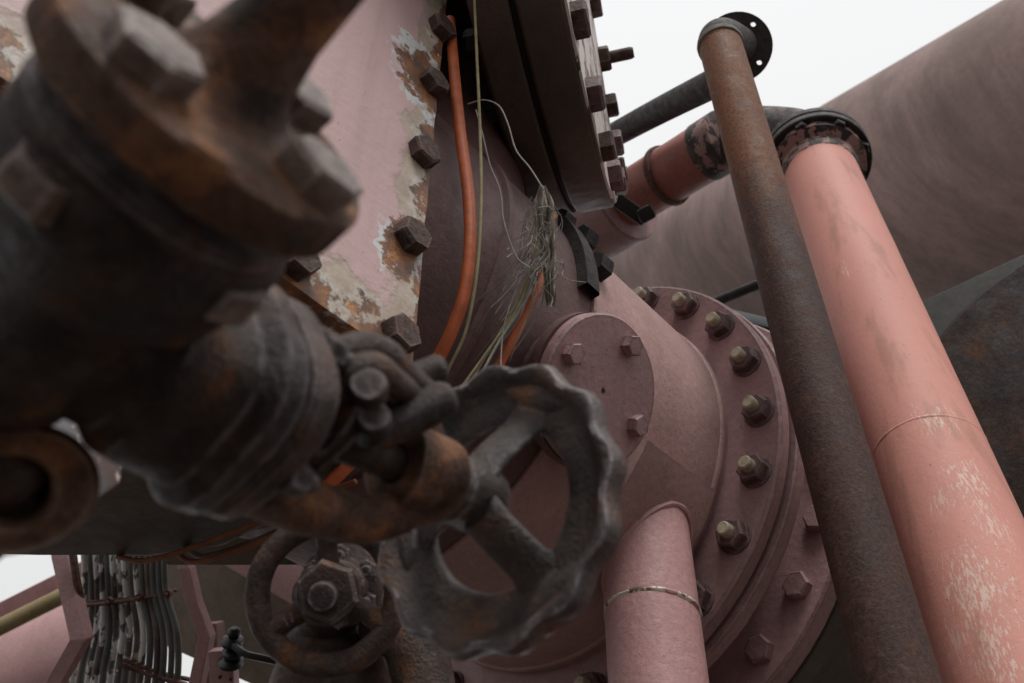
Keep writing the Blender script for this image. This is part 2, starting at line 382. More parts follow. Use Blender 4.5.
for k in range(23):
    a = ph0 - k * 2 * math.pi / 23
    Mx = frame(cylp(0.0005, a, .484), N, Z)
    place('stud_nut', nutmesh[k % 4], ringf, spin(Mx, random.uniform(0, 1)))
pn = [hexmesh('flange_bolt', .028, .020, 'mauve_paint', seed=20 + i) for i in range(3)]
a1 = cyl_par(D(0, 0, 1.2998) + (EYE + ray(804, 589) * ((C0 - N * .19 - EYE).dot(N) / ray(804, 589).dot(N)) - C0))[1]
for k in range(23):
    a = a1 + k * 2 * math.pi / 23
    place('flange_bolt', pn[k % 3], rear, spin(frame(cylp(-.191, a, .512), N, Z), random.uniform(0, 1)))
# dark clamp flange where the pipe meets the housing
bm = BM(); lathe(bm, [(RP - .03, .431), (RP + .012, .431), (RP + .016, .436), (RP + .016, .470), (RP - .03, .472), (RP - .03, .431)], MD, 60, R(-4), R(80)); nf = mk('inlet_flange', bm, 'bare_dark_steel', drum)
bn = [hexmesh('inlet_nut', .026, .030, 'black_nut', seed=30 + i) for i in range(3)]
for k in range(5):
    a = R(8) + k * 2 * math.pi / 26
    place('inlet_nut', bn[k % 3], nf, spin(frame(cylp(.43, a, RP + .010), -N, Z), random.uniform(0, .6)))
# side nozzle with a round cover
F = on_cyl(603, 391, RP + .085); Lq, pq = cyl_par(F); nrm = (Mv * math.cos(pq) + Z * math.sin(pq)).normalized()
MN = frame(F, nrm, Z); bm = BM(); rc = .124
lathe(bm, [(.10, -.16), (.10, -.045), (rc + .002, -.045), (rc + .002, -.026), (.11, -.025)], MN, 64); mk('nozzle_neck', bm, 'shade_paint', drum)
bm = BM(); lathe(bm, [(0, -.024), (rc - .003, -.024), (rc, -.020), (rc, -.004), (rc - .004, 0), (.02, 0), (.0045, .0), (.004, -.004), (0, -.005)], MN, 72, rfun=lambda a, r, z: 1 + .004 * math.sin(3 * a) + .003 * math.sin(7 * a + 1))
cover = mk('cover_disc', bm, 'mauve_paint', drum)
cb = [hexmesh('cover_bolt', .0185, .018, 'mauve_paint', seed=40 + i) for i in range(2)]
def on_plane(px, py, o, n):
    d = ray(px, py); return EYE + d * ((o - EYE).dot(n) / d.dot(n))
q = MN.inverted() @ on_plane(575, 360, F, nrm); qa = math.atan2(q.y, q.x); 
for k in range(4):
    place('cover_bolt', cb[k % 2], cover, spin(MN @ Matrix.Translation((.092 * math.cos(qa + k * math.pi / 2), .092 * math.sin(qa + k * math.pi / 2), 0)), k * .7))
# saddle patch and branch pipe
def par(px, py): return cyl_par(on_cyl(px, py, RP + .032))
cor = [par(648, 440), par(716, 491), par(668, 590), par(596, 525)]
bm = BM(); nn_ = 14; grid = [[[None] * (nn_ + 1) for _ in range(nn_ + 1)] for _ in range(2)]
for li, rr in enumerate((RP + .032, RP - .002)):
    for i in range(nn_ + 1):
        for j in range(nn_ + 1):
            u, v = i / nn_, j / nn_
            L = (1 - u) * (1 - v) * cor[0][0] + u * (1 - v) * cor[1][0] + u * v * cor[2][0] + (1 - u) * v * cor[3][0]
            ph = (1 - u) * (1 - v) * cor[0][1] + u * (1 - v) * cor[1][1] + u * v * cor[2][1] + (1 - u) * v * cor[3][1]
            grid[li][i][j] = bm.verts.new(cylp(L, ph, rr))
for i in range(nn_):
    for j in range(nn_):
        for li in range(2): bm.faces.new((grid[li][i][j], grid[li][i + 1][j], grid[li][i + 1][j + 1], grid[li][i][j + 1]))
for k in range(nn_):
    for (a, b) in (((k, 0), (k + 1, 0)), ((k, nn_), (k + 1, nn_)), ((0, k), (0, k + 1)), ((nn_, k), (nn_, k + 1))):
        bm.faces.new((grid[0][a[0]][a[1]], grid[0][b[0]][b[1]], grid[1][b[0]][b[1]], grid[1][a[0]][a[1]]))
mk('saddle_patch', bm, 'drum_paint', drum, smooth=30)
paint('branch_paint', (.46, .255, .25), (.41, .225, .22), speck=.35, streak=.15)
BT = on_cyl(646, 540); br = .080
dirb = Vector((-.02, -.02, -1)).normalized()
bm = BM(); tube(bm, [BT + Vector((0, 0, .16)), BT + dirb * .35, BT + dirb * .9, BT + dirb * 2.0], br, 48, sm=1, round_end=False)
branch = mk('branch_pipe', bm, 'branch_paint', drum)
flaking('scraped_weld', (.33, .17, .17), (.55, .50, .38), .50, 60, 1)
bm = BM(); Mb = frame(P(647, 606, 1.66), dirb, Mv); 
o_b = BT + dirb * ((P(647, 606, 1.66) - BT).dot(dirb))
lathe(bm, [(br - .002, -.007), (br + .002, -.004), (br + .0035, 0), (br + .002, .004), (br - .002, .007)], frame(o_b, dirb + Mv * .05 + V(-.22, 0, 0) * .12, Mv), 64, amp=.0012, nsc=90); mk('girth_weld', bm, 'scraped_weld', branch)
# weld around the branch root
bm = BM(); pts = []
for k in range(49):
    a = 2 * math.pi * k / 48; base = BT + Vector((math.cos(a) * br, math.sin(a) * br, 0))
    q_ = base - C0; m_ = q_.dot(Mv); hh = -math.sqrt(max((RP + .034) ** 2 - m_ * m_, 0.0)) if abs(m_) < RP else 0
    pts.append(C0 + N * q_.dot(N) + Mv * m_ + Z * hh)
tube(bm, pts, .006, 8, sm=1, amp=.002, nsc=90); mk('root_weld', bm, 'branch_paint', branch)

# ================================================================== valve housing (casing, plate, upright drum, dark blind flange)
H0 = .809; LE = .846; MF = .425
house = thing('valve_housing', 'big pink plated housing with rusty hex bolts down its peeling edge', 'machine', D(1.2, 0, H0))
def hpt(px, py):  # point on the horizontal plane of the housing underside
    d = ray(px, py); return EYE + d * (H0 / d.z)
foot = [D(2.6, MF - .05, H0), D(LE + .012, MF - .05, H0), hpt(330, 492), hpt(225, 546), hpt(150, 557), hpt(40, 555), hpt(-160, 552), D(2.6, -.5, H0)]
bm = BM(); prism(bm, [(p.x, p.y) for p in foot], CAMH + H0, CAMH + 3.4, Matrix(), .006); mk('casing', bm, 'old_brown_paint', house, smooth=30)
# the pink plate, local x = -L direction (towards the drum), z up, y = -Mv
MP = Matrix(((-N).to_tuple(), (-Mv).to_tuple(), (0, 0, 1))).transposed().to_4x4(); MP.translation = D(LE, MF, H0)
rndp = random.Random(3)
def plate_mesh():
    bm = BM(); nz = 90; Wd, Hh, T = 1.7, 2.5, .045
    right = [(-.002 * abs(noise.noise(Vector((i * .35, 1, 2)))) * 2, Hh * (i / nz)) for i in range(nz + 1)]
    bot = [(-Wd * (1 - i / 60), .004 * noise.noise(Vector((i * .5, 5, 1)))) for i in range(60)]
    poly = bot + right + [(-Wd, Hh)]
    Mx = Matrix(((1, 0, 0, 0), (0, 0, -1, 0), (0, 1, 0, 0), (0, 0, 0, 1)))   # (x,y,z)->(x,-z,y)
    prism(bm, poly, -T, 0, Mx); return bm
def plate_material():
    m, nt, bs, o, v = newmat('peeling_plate')
    x, y, z = sep(nt, o)
    c = mixc(nt, ramp(nt, noi(nt, o, 3, 6, .6), [(.35, 0), (.7, 1)]), (.50, .34, .335), (.45, .295, .29))
    sp = ramp(nt, noi(nt, o, 120, 2, .5), [(.70, 0), (.74, 1)]); c = mixc(nt, mth(nt, 'MULTIPLY', sp, .6), c, (.10, .06, .05))
    st = ramp(nt, noi(nt, mapping(nt, o, (20, 20, 1.6)), 1, 6, .65), [(.5, 0), (.8, 1)]); c = mixc(nt, mth(nt, 'MULTIPLY', st, .35), c, (.22, .16, .12))
    ex = mth(nt, 'MULTIPLY', x, -1.0); ez = z
    wob = mth(nt, 'MULTIPLY', mth(nt, 'SUBTRACT', noi(nt, o, 9, 8, .65), .5), .16)
    wob2 = mth(nt, 'MULTIPLY', mth(nt, 'SUBTRACT', noi(nt, mapping(nt, o, (1, 1, 1), (3, 1, 7)), 13, 9, .7), .5), .26)
    d1 = mth(nt, 'ADD', mth(nt, 'MINIMUM', ex, mth(nt, 'MULTIPLY', ez, .75)), wob)
    cream = ramp(nt, d1, [(.046, 1), (.058, 0)])
    creamc = mixc(nt, ramp(nt, noi(nt, o, 24, 7, .7), [(.35, 0), (.65, 1)]), (.45, .39, .31), (.26, .20, .13))
    creamc = mixc(nt, ramp(nt, noi(nt, o, 7, 6, .7), [(.5, 0), (.75, 1)]), creamc, (.30, .20, .19))
    c = mixc(nt, mth(nt, 'MULTIPLY', cream, .85), c, creamc)
    d2 = mth(nt, 'ADD', mth(nt, 'MINIMUM', mth(nt, 'MULTIPLY', ex, 1.2), mth(nt, 'MULTIPLY', ez, .6)), wob2)
    rs = ramp(nt, d2, [(.012, 1), (.020, 0)]); halo = ramp(nt, d2, [(.024, 1), (.036, 0)])
    c = mixc(nt, mth(nt, 'MULTIPLY', mth(nt, 'MULTIPLY', halo, ramp(nt, noi(nt, o, 17, 5, .6), [(.42, 0), (.58, 1)])), .75), c, (.52, .50, .46))
    rc_ = rust_col(nt, o, (.06, .030, .020), (.20, .080, .030), (.46, .20, .05), 26, .56)
    c = mixc(nt, rs, c, rc_)
    # two peeled patches around bolts
    for (bx, bz, rx, rz) in PEEL:
        dx = mth(nt, 'DIVIDE', mth(nt, 'SUBTRACT', x, bx), rx); dz = mth(nt, 'DIVIDE', mth(nt, 'SUBTRACT', z, bz), rz)
        rr = mth(nt, 'SQRT', mth(nt, 'ADD', mth(nt, 'MULTIPLY', dx, dx), mth(nt, 'MULTIPLY', dz, dz)))
        rr = mth(nt, 'ADD', rr, mth(nt, 'MULTIPLY', mth(nt, 'SUBTRACT', noi(nt, o, 20, 8, .72), .5), 2.2))
        c = mixc(nt, mth(nt, 'MULTIPLY', ramp(nt, rr, [(.90, 1), (.94, 0)]), ramp(nt, noi(nt, o, 11, 4, .6), [(.47, 0), (.55, 1)])), c, (.53, .54, .54))
        c = mixc(nt, ramp(nt, rr, [(.66, 1), (.74, 0)]), c, rc_); rs = mth(nt, 'MAXIMUM', rs, ramp(nt, rr, [(.66, 1), (.74, 0)]))
    nt.links.new(c, bs.inputs['Base Color']); bs.inputs['Roughness'].default_value = .55
    h = mth(nt, 'ADD', mth(nt, 'ADD', noi(nt, o, 60, 5, .6), mth(nt, 'MULTIPLY', sp, -.4)), mth(nt, 'MULTIPLY', mth(nt, 'ADD', rs, cream), -.8))
    bump(nt, bs, h, .5, .003)
PO = D(LE, MF, H0)
def plate_local(px, py):
    Wp = on_plane(px, py, PO, Mv); return MP.inverted() @ Wp, Wp
boltpx = [(396, 338), (408, 240), (420, 155), (431, 86), (439, 31), (446, -22), (451, -70)]
PEEL = []
for (i, rx, rz) in ((3, .085, .10), (1, .05, .075)):
    l, _ = plate_local(*boltpx[i]); PEEL.append((l.x - .012, l.z + (.0 if i == 3 else -.02), rx, rz))
plate_material()
plate = mk('front_plate', plate_mesh(), 'peeling_plate', house, M=MP, smooth=0)
pb = [hexmesh('plate_bolt', .0265, .024, 'bolt_rust', seed=60 + i, jit=.06) for i in range(4)]
for i, b in enumerate(boltpx):
    _, Wp = plate_local(*b)
    place('plate_bolt', pb[i % 4], house, spin(frame(Wp - Mv * .002, Mv, Z), .3 + i * .55))
for i in range(1, 3):      # bolts on along the lower edge, behind the near valve
    _, Wp = plate_local(*boltpx[0]); Wp = Wp + N * .16 * i
    place('plate_bolt', pb[i % 4], house, spin(frame(Wp - Mv * .002, Mv, Z), i * .5))
# shaded round barrel carrying on from the pipe, and the upright barrel above it
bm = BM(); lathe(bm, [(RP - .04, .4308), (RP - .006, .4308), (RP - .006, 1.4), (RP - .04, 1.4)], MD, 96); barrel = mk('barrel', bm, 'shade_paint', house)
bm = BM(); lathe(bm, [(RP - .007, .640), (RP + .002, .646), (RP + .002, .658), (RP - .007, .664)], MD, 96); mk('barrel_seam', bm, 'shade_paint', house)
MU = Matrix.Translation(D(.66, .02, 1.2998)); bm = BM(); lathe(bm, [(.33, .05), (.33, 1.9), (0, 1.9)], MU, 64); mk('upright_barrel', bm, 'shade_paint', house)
# dark blind flange pair
FN = Vector((.972, -.235, 0)).normalized()
bfc = P(571, -58, 2.25); MB = frame(bfc, FN, Z); rb_ = .60
bm = BM(); lathe(bm, [(0, -.006), (rb_ - .03, -.006), (rb_ - .004, -.006), (rb_, -.012), (rb_, -.083), (rb_ - .004, -.088), (.3, -.088)], MB, 96); blind = mk('blind_flange', bm, 'flange_dark' if 'flange_dark' in MATS else 'old_brown_paint', house)
bm = BM(); lathe(bm, [(0, -.005), (rb_ - .008, -.005), (rb_ - .010, .0), (0, .0)], MB, 96); mk('blind_face', bm, 'flange_peel', house)
bm = BM(); lathe(bm, [(.28, -.0885), (rb_ - .02, -.0885), (rb_ - .02, -.100), (.28, -.100)], MB, 72); mk('flange_gasket', bm, 'black_rubber', house)
bm = BM(); lathe(bm, [(.28, -.1005), (rb_ - .004, -.1005), (rb_, -.105), (rb_, -.165), (rb_ - .006, -.172), (.36, -.175), (.33, -.25), (.30, -.62), (0, -.62)], MB, 96); mk('neck_flange', bm, 'old_brown_paint', house)
fb = [hexmesh('blind_bolt', .034, .030, 'mauve_nut', seed=80 + i) for i in range(3)]
fb2 = [hexmesh('blind_bolt', .034, .030, 'bolt_rust', seed=86 + i) for i in range(2)]
fbs = hexmesh('blind_bolt', .036, .030, 'bolt_rust', stud=(.017, .065), seed=90)
nb_ = 22
KS = min(range(nb_), key=lambda k: sum((a_ - b_) ** 2 for a_, b_ in zip(px_of(MB @ Vector((math.cos(math.pi + R(6) + k * 2 * math.pi / nb_) * (rb_ - .055), math.sin(math.pi + R(6) + k * 2 * math.pi / nb_) * (rb_ - .055), 0))), (596, 44))))
for k in range(nb_):
    a = math.pi + R(6) + k * 2 * math.pi / nb_
    place('blind_bolt', fbs if k == KS else fb2[k % 2] if k % 5 in (1, 4) else fb[k % 3], blind, spin(MB @ Matrix.Translation((math.cos(a) * (rb_ - .055), math.sin(a) * (rb_ - .055), 0)), k * .4))
    Mback = frame(MB @ Vector((math.cos(a) * (rb_ - .055), math.sin(a) * (rb_ - .055), -.172)), -FN, Z)
    place('back_nut', bn[k % 3], blind, spin(Mback, k * .3))
# peeling lug under the housing edge
lug = [(8, 436), (40, 420), (84, 414), (112, 422), (124, 452), (122, 482), (84, 506), (40, 500)]
lp = [MP.inverted() @ on_plane(x, y, PO + Mv * .03, Mv) for x, y in lug]
bm = BM(); prism(bm, [(p.x, p.z) for p in lp], -.02, .03, MP @ Matrix(((1, 0, 0, 0), (0, 0, -1, 0), (0, 1, 0, 0), (0, 0, 0, 1))), .004); mk('lifting_lug', bm, 'peel_lug', house, smooth=25)

# ================================================================== rusty upright pipe
RX, RY, RR = .527, 1.30, .0535
rp = thing('rusty_pipe', 'slim rust brown upright pipe capped by an elbow with a dark flange', 'pipe', (RX, RY, 0))
top = P(724, 38, 2.5); ztop = CAMH + (EYE.z * 0 + RY * (SN + .300 * CS) / (CS - .300 * SN))
bm = BM(); tube(bm, [(RX, RY, 0), (RX, RY, ztop - .02)], RR, 48, sm=1, round_end=False, amp=.0007, nsc=20)
bmesh.ops.subdivide_edges(bm, edges=[e for e in bm.edges if abs((e.verts[0].co - e.verts[1].co).z) > .5], cuts=40)
mk('pipe_shell', bm, 'rusty_pipe_steel', rp)
bm = BM(); lathe(bm, [(RR - .004, -.012), (RR + .004, -.008), (RR + .005, 0), (RR + .004, .008), (RR - .004, .012)], Matrix.Translation((RX, RY, ztop - .02)), 48, amp=.0015, nsc=60); plain('grey_scale', (.16, .145, .13), .8, .5, 40, .8); mk('collar', bm, 'grey_scale', rp)
T0 = Vector((RX, RY, ztop - .015)); fe = P(737, 47, depth(T0) + .16); ed = V(.16, .06, 1); kn = T0 + Z * .055; pts = []
for k in range(13):
    t = k / 12; pts.append(T0 * (1 - t) ** 2 + kn * 2 * t * (1 - t) + fe * t * t)
bm = BM(); tube(bm, pts, RR + .001, 40, sm=1, round_end=False); mk('elbow', bm, 'dark_pipe_steel', rp)
ME = frame(fe, ed, Z)
bm = BM(); ff = .094; hr = .0075
# flange with open bolt holes: sector by sector
nh = 8
def holed_disc(bm, r_out, r_pc, r_h, nh, t, M, ph=0):
    loops = [ngon_circle(r_out, 64)] + [[(r_pc * math.cos(ph + 2 * math.pi * k / nh) + x, r_pc * math.sin(ph + 2 * math.pi * k / nh) + y) for x, y in ngon_circle(r_h, 16)] for k in range(nh)]
    edges = []; rows = []
    for lp_ in loops:
        vs = [bm.verts.new((x, y, 0)) for x, y in lp_]; rows.append(vs)
        edges += [bm.edges.new((vs[i], vs[(i + 1) % len(vs)])) for i in range(len(vs))]
    bmesh.ops.triangle_fill(bm, use_beauty=True, use_dissolve=False, edges=edges)
    ex = bmesh.ops.extrude_face_region(bm, geom=bm.faces[:])
    bmesh.ops.translate(bm, verts=[g_ for g_ in ex['geom'] if isinstance(g_, bmesh.types.BMVert)], vec=(0, 0, t))
    bmesh.ops.transform(bm, matrix=M, verts=bm.verts)
holed_disc(bm, ff, .073, hr, 4, .014, ME, R(45)); mk('end_flange', bm, 'bare_dark_steel', rp, smooth=30)

# ================================================================== pink upright pipe with dark elbow and red run
pk0 = P(964, 545, 1.70); pk1 = P(817, 166, 2.95); pd = (pk1 - pk0).normalized(); PR = .104
kb = -(pk0.z) / pd.z
pp_ = thing('pink_pipe', 'thick salmon pink upright pipe with scraped paint and a dark flanged elbow', 'pipe', pk0 + pd * kb)
def pink_pipe_material():
    m, nt, bs, o, v = newmat('salmon_paint')
    x, y, z = sep(nt, o)
    c = mixc(nt, ramp(nt, noi(nt, o, 3, 6, .6), [(.35, 0), (.7, 1)]), (.58, .258, .208), (.52, .23, .19))
    # scraped bands: thin strokes along the pipe gathered in patches
    mpx = nt.nodes.new('ShaderNodeMapping'); nt.links.new(o, mpx.inputs[0]); mpx.inputs['Rotation'].default_value = (R(11), R(-6), 0); mpx.inputs['Scale'].default_value = (240, 240, 7)
    stroke = noi(nt, mpx.outputs[0], 1, 7, .72); k = None
    for (l, r1, r2, g_) in SCRAPES:
        dv = nt.nodes.new('ShaderNodeVectorMath'); dv.operation = 'SUBTRACT'; nt.links.new(o, dv.inputs[0]); dv.inputs[1].default_value = l
        dx, dy, dz = sep(nt, dv.outputs[0])
        dz2 = mth(nt, 'DIVIDE', dz, r2); hh = mth(nt, 'ADD', mth(nt, 'MULTIPLY', dx, dx), mth(nt, 'MULTIPLY', dy, dy))
        dd = mth(nt, 'SQRT', mth(nt, 'ADD', mth(nt, 'DIVIDE', hh, r1 * r1), mth(nt, 'MULTIPLY', dz2, dz2)))
        f = mth(nt, 'ADD', stroke, mth(nt, 'MULTIPLY', mth(nt, 'SUBTRACT', 1.0, dd), .13))
        q = mth(nt, 'MULTIPLY', ramp(nt, f, [(.585, 0), (.63, 1)]), g_); q = mth(nt, 'MULTIPLY', q, ramp(nt, dd, [(.8, 1), (1.0, 0)])); k = q if k is None else mth(nt, 'MAXIMUM', k, q)
    c = mixc(nt, mth(nt, 'MULTIPLY', k, .85), c, (.68, .52, .44))
    st = ramp(nt, noi(nt, mapping(nt, o, (22, 22, .9)), 1, 5, .6), [(.54, 0), (.68, 1)]); c = mixc(nt, mth(nt, 'MULTIPLY', st, .5), c, (.27, .14, .085))
    sp = ramp(nt, noi(nt, o, 110, 2, .5), [(.72, 0), (.75, 1)]); c = mixc(nt, mth(nt, 'MULTIPLY', sp, .5), c, (.12, .05, .04))
    nt.links.new(c, bs.inputs['Base Color']); bs.inputs['Roughness'].default_value = .62; bs.inputs['Specular IOR Level'].default_value = .3
    bump(nt, bs, mth(nt, 'ADD', mth(nt, 'ADD', noi(nt, o, 60, 4, .6), mth(nt, 'MULTIPLY', noi(nt, o, 300, 2), .4)), mth(nt, 'MULTIPLY', k, -.6)), .35, .0022)
def on_pipe(px, py):
    d = ray(px, py); d = d.normalized(); o = EYE - pk0; a_ = d - pd * d.dot(pd); b_ = o - pd * o.dot(pd)
    A2, B2, C2 = a_.dot(a_), a_.dot(b_), b_.dot(b_) - PR * PR; q = max(B2 * B2 - A2 * C2, 0)
    return EYE + d * ((-B2 - math.sqrt(q)) / A2)
SCRAPES = [((on_pipe(x, y) - (pk0 + pd * kb))[:], r1, r2, g_) for (x, y, r1, r2, g_) in ((936, 418, .05, .07, 1), (968, 478, .05, .08, .8), (990, 520, .04, .10, .7), (978, 590, .07, .13, .9), (996, 650, .05, .10, .9), (940, 500, .03, .05, .6), (955, 640, .04, .06, .5), (845, 270, .015, .07, .6))]
pink_pipe_material()
bm = BM(); tube(bm, [pk0 + pd * (kb + (0 - kb + (pk1 - pk0).length) * i / 30) for i in range(31)], PR, 48, sm=1, round_end=False, amp=.0008, nsc=14); mk('pipe_shell', bm, 'salmon_paint', pp_)
for tw in (1.30,):
    bm = BM(); lathe(bm, [(PR - .002, -.006), (PR + .0004, -.003), (PR + .0009, 0), (PR + .0004, .003), (PR - .002, .006)], frame(pk1 - pd * tw, pd + Mv * .04, Mv), 48, amp=.001, nsc=70); mk('girth_weld', bm, 'salmon_paint', pp_)
MF1 = frame(pk1, pd, Mv); fr = .158
flaking('scorched_paint', (.020, .015, .014), (.30, .17, .15), .50, 26, 1)
bm = BM(); lathe(bm, [(PR + .001, -.075), (PR + .006, -.06), (PR + .008, -.035), (PR + .035, -.022), (PR + .035, -.0005)], MF1, 56, amp=.004, nsc=40); mk('scorched_collar', bm, 'scorched_paint', pp_)
bm = BM(); lathe(bm, [(PR - .02, 0), (fr - .003, 0), (fr, .004), (fr, .024), (fr - .003, .028), (PR - .02, .028)], MF1, 72); lf = mk('lower_flange', bm, 'bare_dark_steel', pp_)
bm = BM(); lathe(bm, [(PR - .02, .034), (fr - .003, .034), (fr, .038), (fr, .058), (fr - .003, .062), (PR + .015, .064), (PR + .004, .10), (PR - .02, .10)], MF1, 72); mk('upper_flange', bm, 'bare_dark_steel', pp_)
fbo = hexmesh('flange_bolt', .022, .018, 'black_nut', seed=120)
for k in range(8):
    a = k * math.pi / 4 + .2; l = Vector((math.cos(a) * (fr - .026), math.sin(a) * (fr - .026), 0))
    place('flange_bolt', fbo, lf, frame(MF1 @ l, -pd, Mv))
    place('flange_bolt', fbo, lf, frame(MF1 @ (l + Vector((0, 0, .062))), pd, Mv))
e0 = MF1 @ Vector((0, 0, .095)); ctrl = e0 + pd * .13; dct = depth(ctrl)
e1 = P(727, 139, dct + .10); rdir = (P(588, 224, dct + .55) - e1).normalized()
el = []
for k in range(15):
    t = k / 14; el.append(e0 * (1 - t) ** 2 + ctrl * 2 * t * (1 - t) + e1 * t * t)
rust('scaly_elbow', (.02, .015, .014), (.055, .034, .028), (.12, .055, .03), sc=12, grey=(.20, .17, .165), rough=.7)
bm = BM(); tube(bm, el, PR - .002, 44, sm=1, round_end=False); mk('elbow', bm, 'scaly_elbow', pp_)
e2 = e1 + rdir * .09
bm = BM(); tube(bm, [e1, e1 + rdir * .03, e1 + rdir * .06, e2], PR - .001, 44, sm=1, round_end=False); mk('scorched_sleeve', bm, 'scorched_paint', pp_)
bm = BM(); tube(bm, [e2 + rdir * (1.7 * i / 20) for i in range(21)], PR - .006, 44, sm=1, round_end=False); run = mk('red_run', bm, 'red_pipe_paint', pp_)
bm = BM(); lathe(bm, [(PR - .008, -.012), (PR + .004, -.010), (PR + .006, 0), (PR + .004, .010), (PR - .008, .012)], frame(e2 + rdir * .17, rdir + Z * .05, Z), 44, amp=.002, nsc=50); mk('band', bm, 'clamp_rust', run)
# coupling and black clamp on the red run
bm = BM(); lathe(bm, [(PR - .006, .36), (PR + .045, .36), (PR + .05, .366), (PR + .05, .60), (PR - .006, .61)], frame(e2, rdir, Z), 48); cpl = mk('coupling', bm, 'mauve_paint', run)
gc = P(630, 209, dct + .16)
bm = BM(); boxm(bm, .13, .05, .05, frame(gc, EYE - gc, P(640, 214, dct) - P(620, 200, dct)), .01); mk('clamp', bm, 'black_rubber', run)
bm = BM(); boxm(bm, .055, .05, .06, frame(P(646, 214, dct + .14), EYE - gc, P(640, 205, dct) - P(620, 216, dct)), .012); mk('clamp_bolt', bm, 'black_rubber', run)
# ================================================================== dark thin pipes
bm = BM(); tube(bm, [P(540, 176, 4.0), P(640, 121, 3.3), P(712, 84, 2.85), P(722, 78, 2.8)], .042, 28, sm=4); tag(mk('dark_pipe', bm, 'dark_pipe_steel'), 'thin black horizontal pipe behind the rusty upright pipe, against the sky', 'pipe')
bm = BM(); tube(bm, [P(600, 350, 4.2), P(735, 294, 3.6), P(860, 243, 3.3)], .019, 16, sm=3); tag(mk('thin_rail', bm, 'dark_pipe_steel'), 'thin dark rail behind the studded ring flange and rusty pipe', 'rail')
# ================================================================== large diagonal duct
g0 = P(634, 299, 16.0); g1 = P(1102, 134, 7.0); gd = (g1 - g0).normalized(); GR = 1.16
du = thing('diagonal_duct', 'huge soot streaked pinkish duct slanting across the white sky', 'duct', g0 - gd * 8)
bm = BM(); tube(bm, [g0 - gd * 14 + gd * (24 * i / 40) for i in range(41)], GR, 96, sm=1, round_end=False); mk('duct_shell', bm, 'duct_paint', du)
for s_ in (-6.0, -2.0):
    bm = BM(); lathe(bm, [(GR - .01, -.03), (GR + .006, -.025), (GR + .010, 0), (GR + .006, .025), (GR - .01, .03)], frame(g0 + gd * s_, gd, Z), 96); mk('duct_seam', bm, 'duct_paint', du)
# ================================================================== dark tank at right
tk = thing('rusty_tank', 'dark rusted tank with domed end and green grey rim behind pink pipe', 'tank', P(1040, 560, 3.1))
t0, t1, t2 = P(850, 334, 3.15), P(1130, 205, 3.0), P(900, 800, 2.6)
tx = (t1 - t0).normalized(); ty = (t2 - t0); ty = (ty - tx * ty.dot(tx)).normalized(); tn = tx.cross(ty)
if tn.dot(EYE - t0) < 0: tn = -tn
tc_ = t0 + tx * .64 + ty * .86
MT = Matrix((tx, ty, tn)).transposed().to_4x4(); MT.translation = tc_
bm = BM(); boxm(bm, 2.1, 1.72, .05, MT @ Matrix.Translation((0, 0, -.025)), .006); mk('rim_plate', bm, 'green_grey_paint', tk)
bm = BM(); rt = .838; lathe(bm, [(rt, .0005), (rt - .01, .012), (rt - .06, .022), (rt - .2, .060), (rt - .42, .090), (.1, .10), (0, .10)], MT, 96); mk('domed_end', bm, 'tank_rust', tk)
bm = BM(); lathe(bm, [(.82, -.0505), (.82, -1.6), (0, -1.6)], MT, 72); mk('tank_shell', bm, 'tank_rust', tk)
# blue grey column behind the ring flange
cpos = P(800, 470, 3.0)
col = thing('blue_grey_column', 'dark blue grey steel column just behind the studded ring flange', 'column', (cpos.x, cpos.y, 0))
bm = BM(); boxm(bm, .50, .40, CAMH + 2.3, Matrix.Translation((cpos.x, cpos.y + .15, (CAMH + 2.3) / 2)) @ Matrix.Rotation(.3, 4, 'Z'), .01); mk('shaft', bm, 'blue_grey_paint', col)
bm = BM(); boxm(bm, .58, .48, .05, Matrix.Translation((cpos.x, cpos.y + .15, CAMH + 2.326)) @ Matrix.Rotation(.3, 4, 'Z'), .006); mk('cap_plate', bm, 'blue_grey_paint', col)

# ================================================================== near valve with wavy handwheel
A = V(.60, -.37, .71); W0 = P(500, 508, .75)
E_ = V(-.225, -.919, -.323); E_ = (E_ - A * E_.dot(A)).normalized(); S_ = A.cross(E_)
def va(t, e=0, s=0): return W0 + A * t + E_ * e + S_ * s
n1 = V(.704, .661, -.259); B0 = va(-.365) ; F0 = P(225.4, 90.6, .45); FS = .9
nv = thing('gate_valve', 'dark rusty cast iron valve with wavy rimmed handwheel in front of housing', 'valve', B0)
MA = frame(W0, A, E_)
hw = mk('handwheel', lathe(BM(), [(0, -.064), (.020, -.064), (.025, -.058), (.026, -.030), (.022, -.016), (0, -.016)], MA, 32, amp=.0015, nsc=40), 'wheel_iron', nv)
ROOT[hw.name] = tuple(B0)
LOB = 13
def rimf(a, r, z):
    k = max(0, (r - .088) / .024); return 1 + .036 * k * math.cos(LOB * a)
bm = BM(); prof = [(.066, -.003), (.070, -.007), (.085, -.006), (.093, -.007), (.099, -.014), (.106, -.020), (.1105, -.019), (.113, -.010), (.111, .001), (.107, .006), (.100, .005), (.094, .004), (.084, .006), (.069, .006), (.065, .002), (.066, -.003)]
prof = [(r * .972, z) for r, z in prof]; lathe(bm, prof, MA, 208, rfun=rimf, amp=.0004, nsc=45); mk('rim', bm, 'wheel_iron', hw, smooth=60)
def ang_for(px, py):
    best = None
    for k in range(360):
        a = R(k); q = px_of(MA @ Vector((math.cos(a) * .082, math.sin(a) * .082, 0))); d = (q[0] - px) ** 2 + (q[1] - py) ** 2
        if best is None or d < best[0]: best = (d, a)
    return best[1]
aS = ang_for(540, 398)
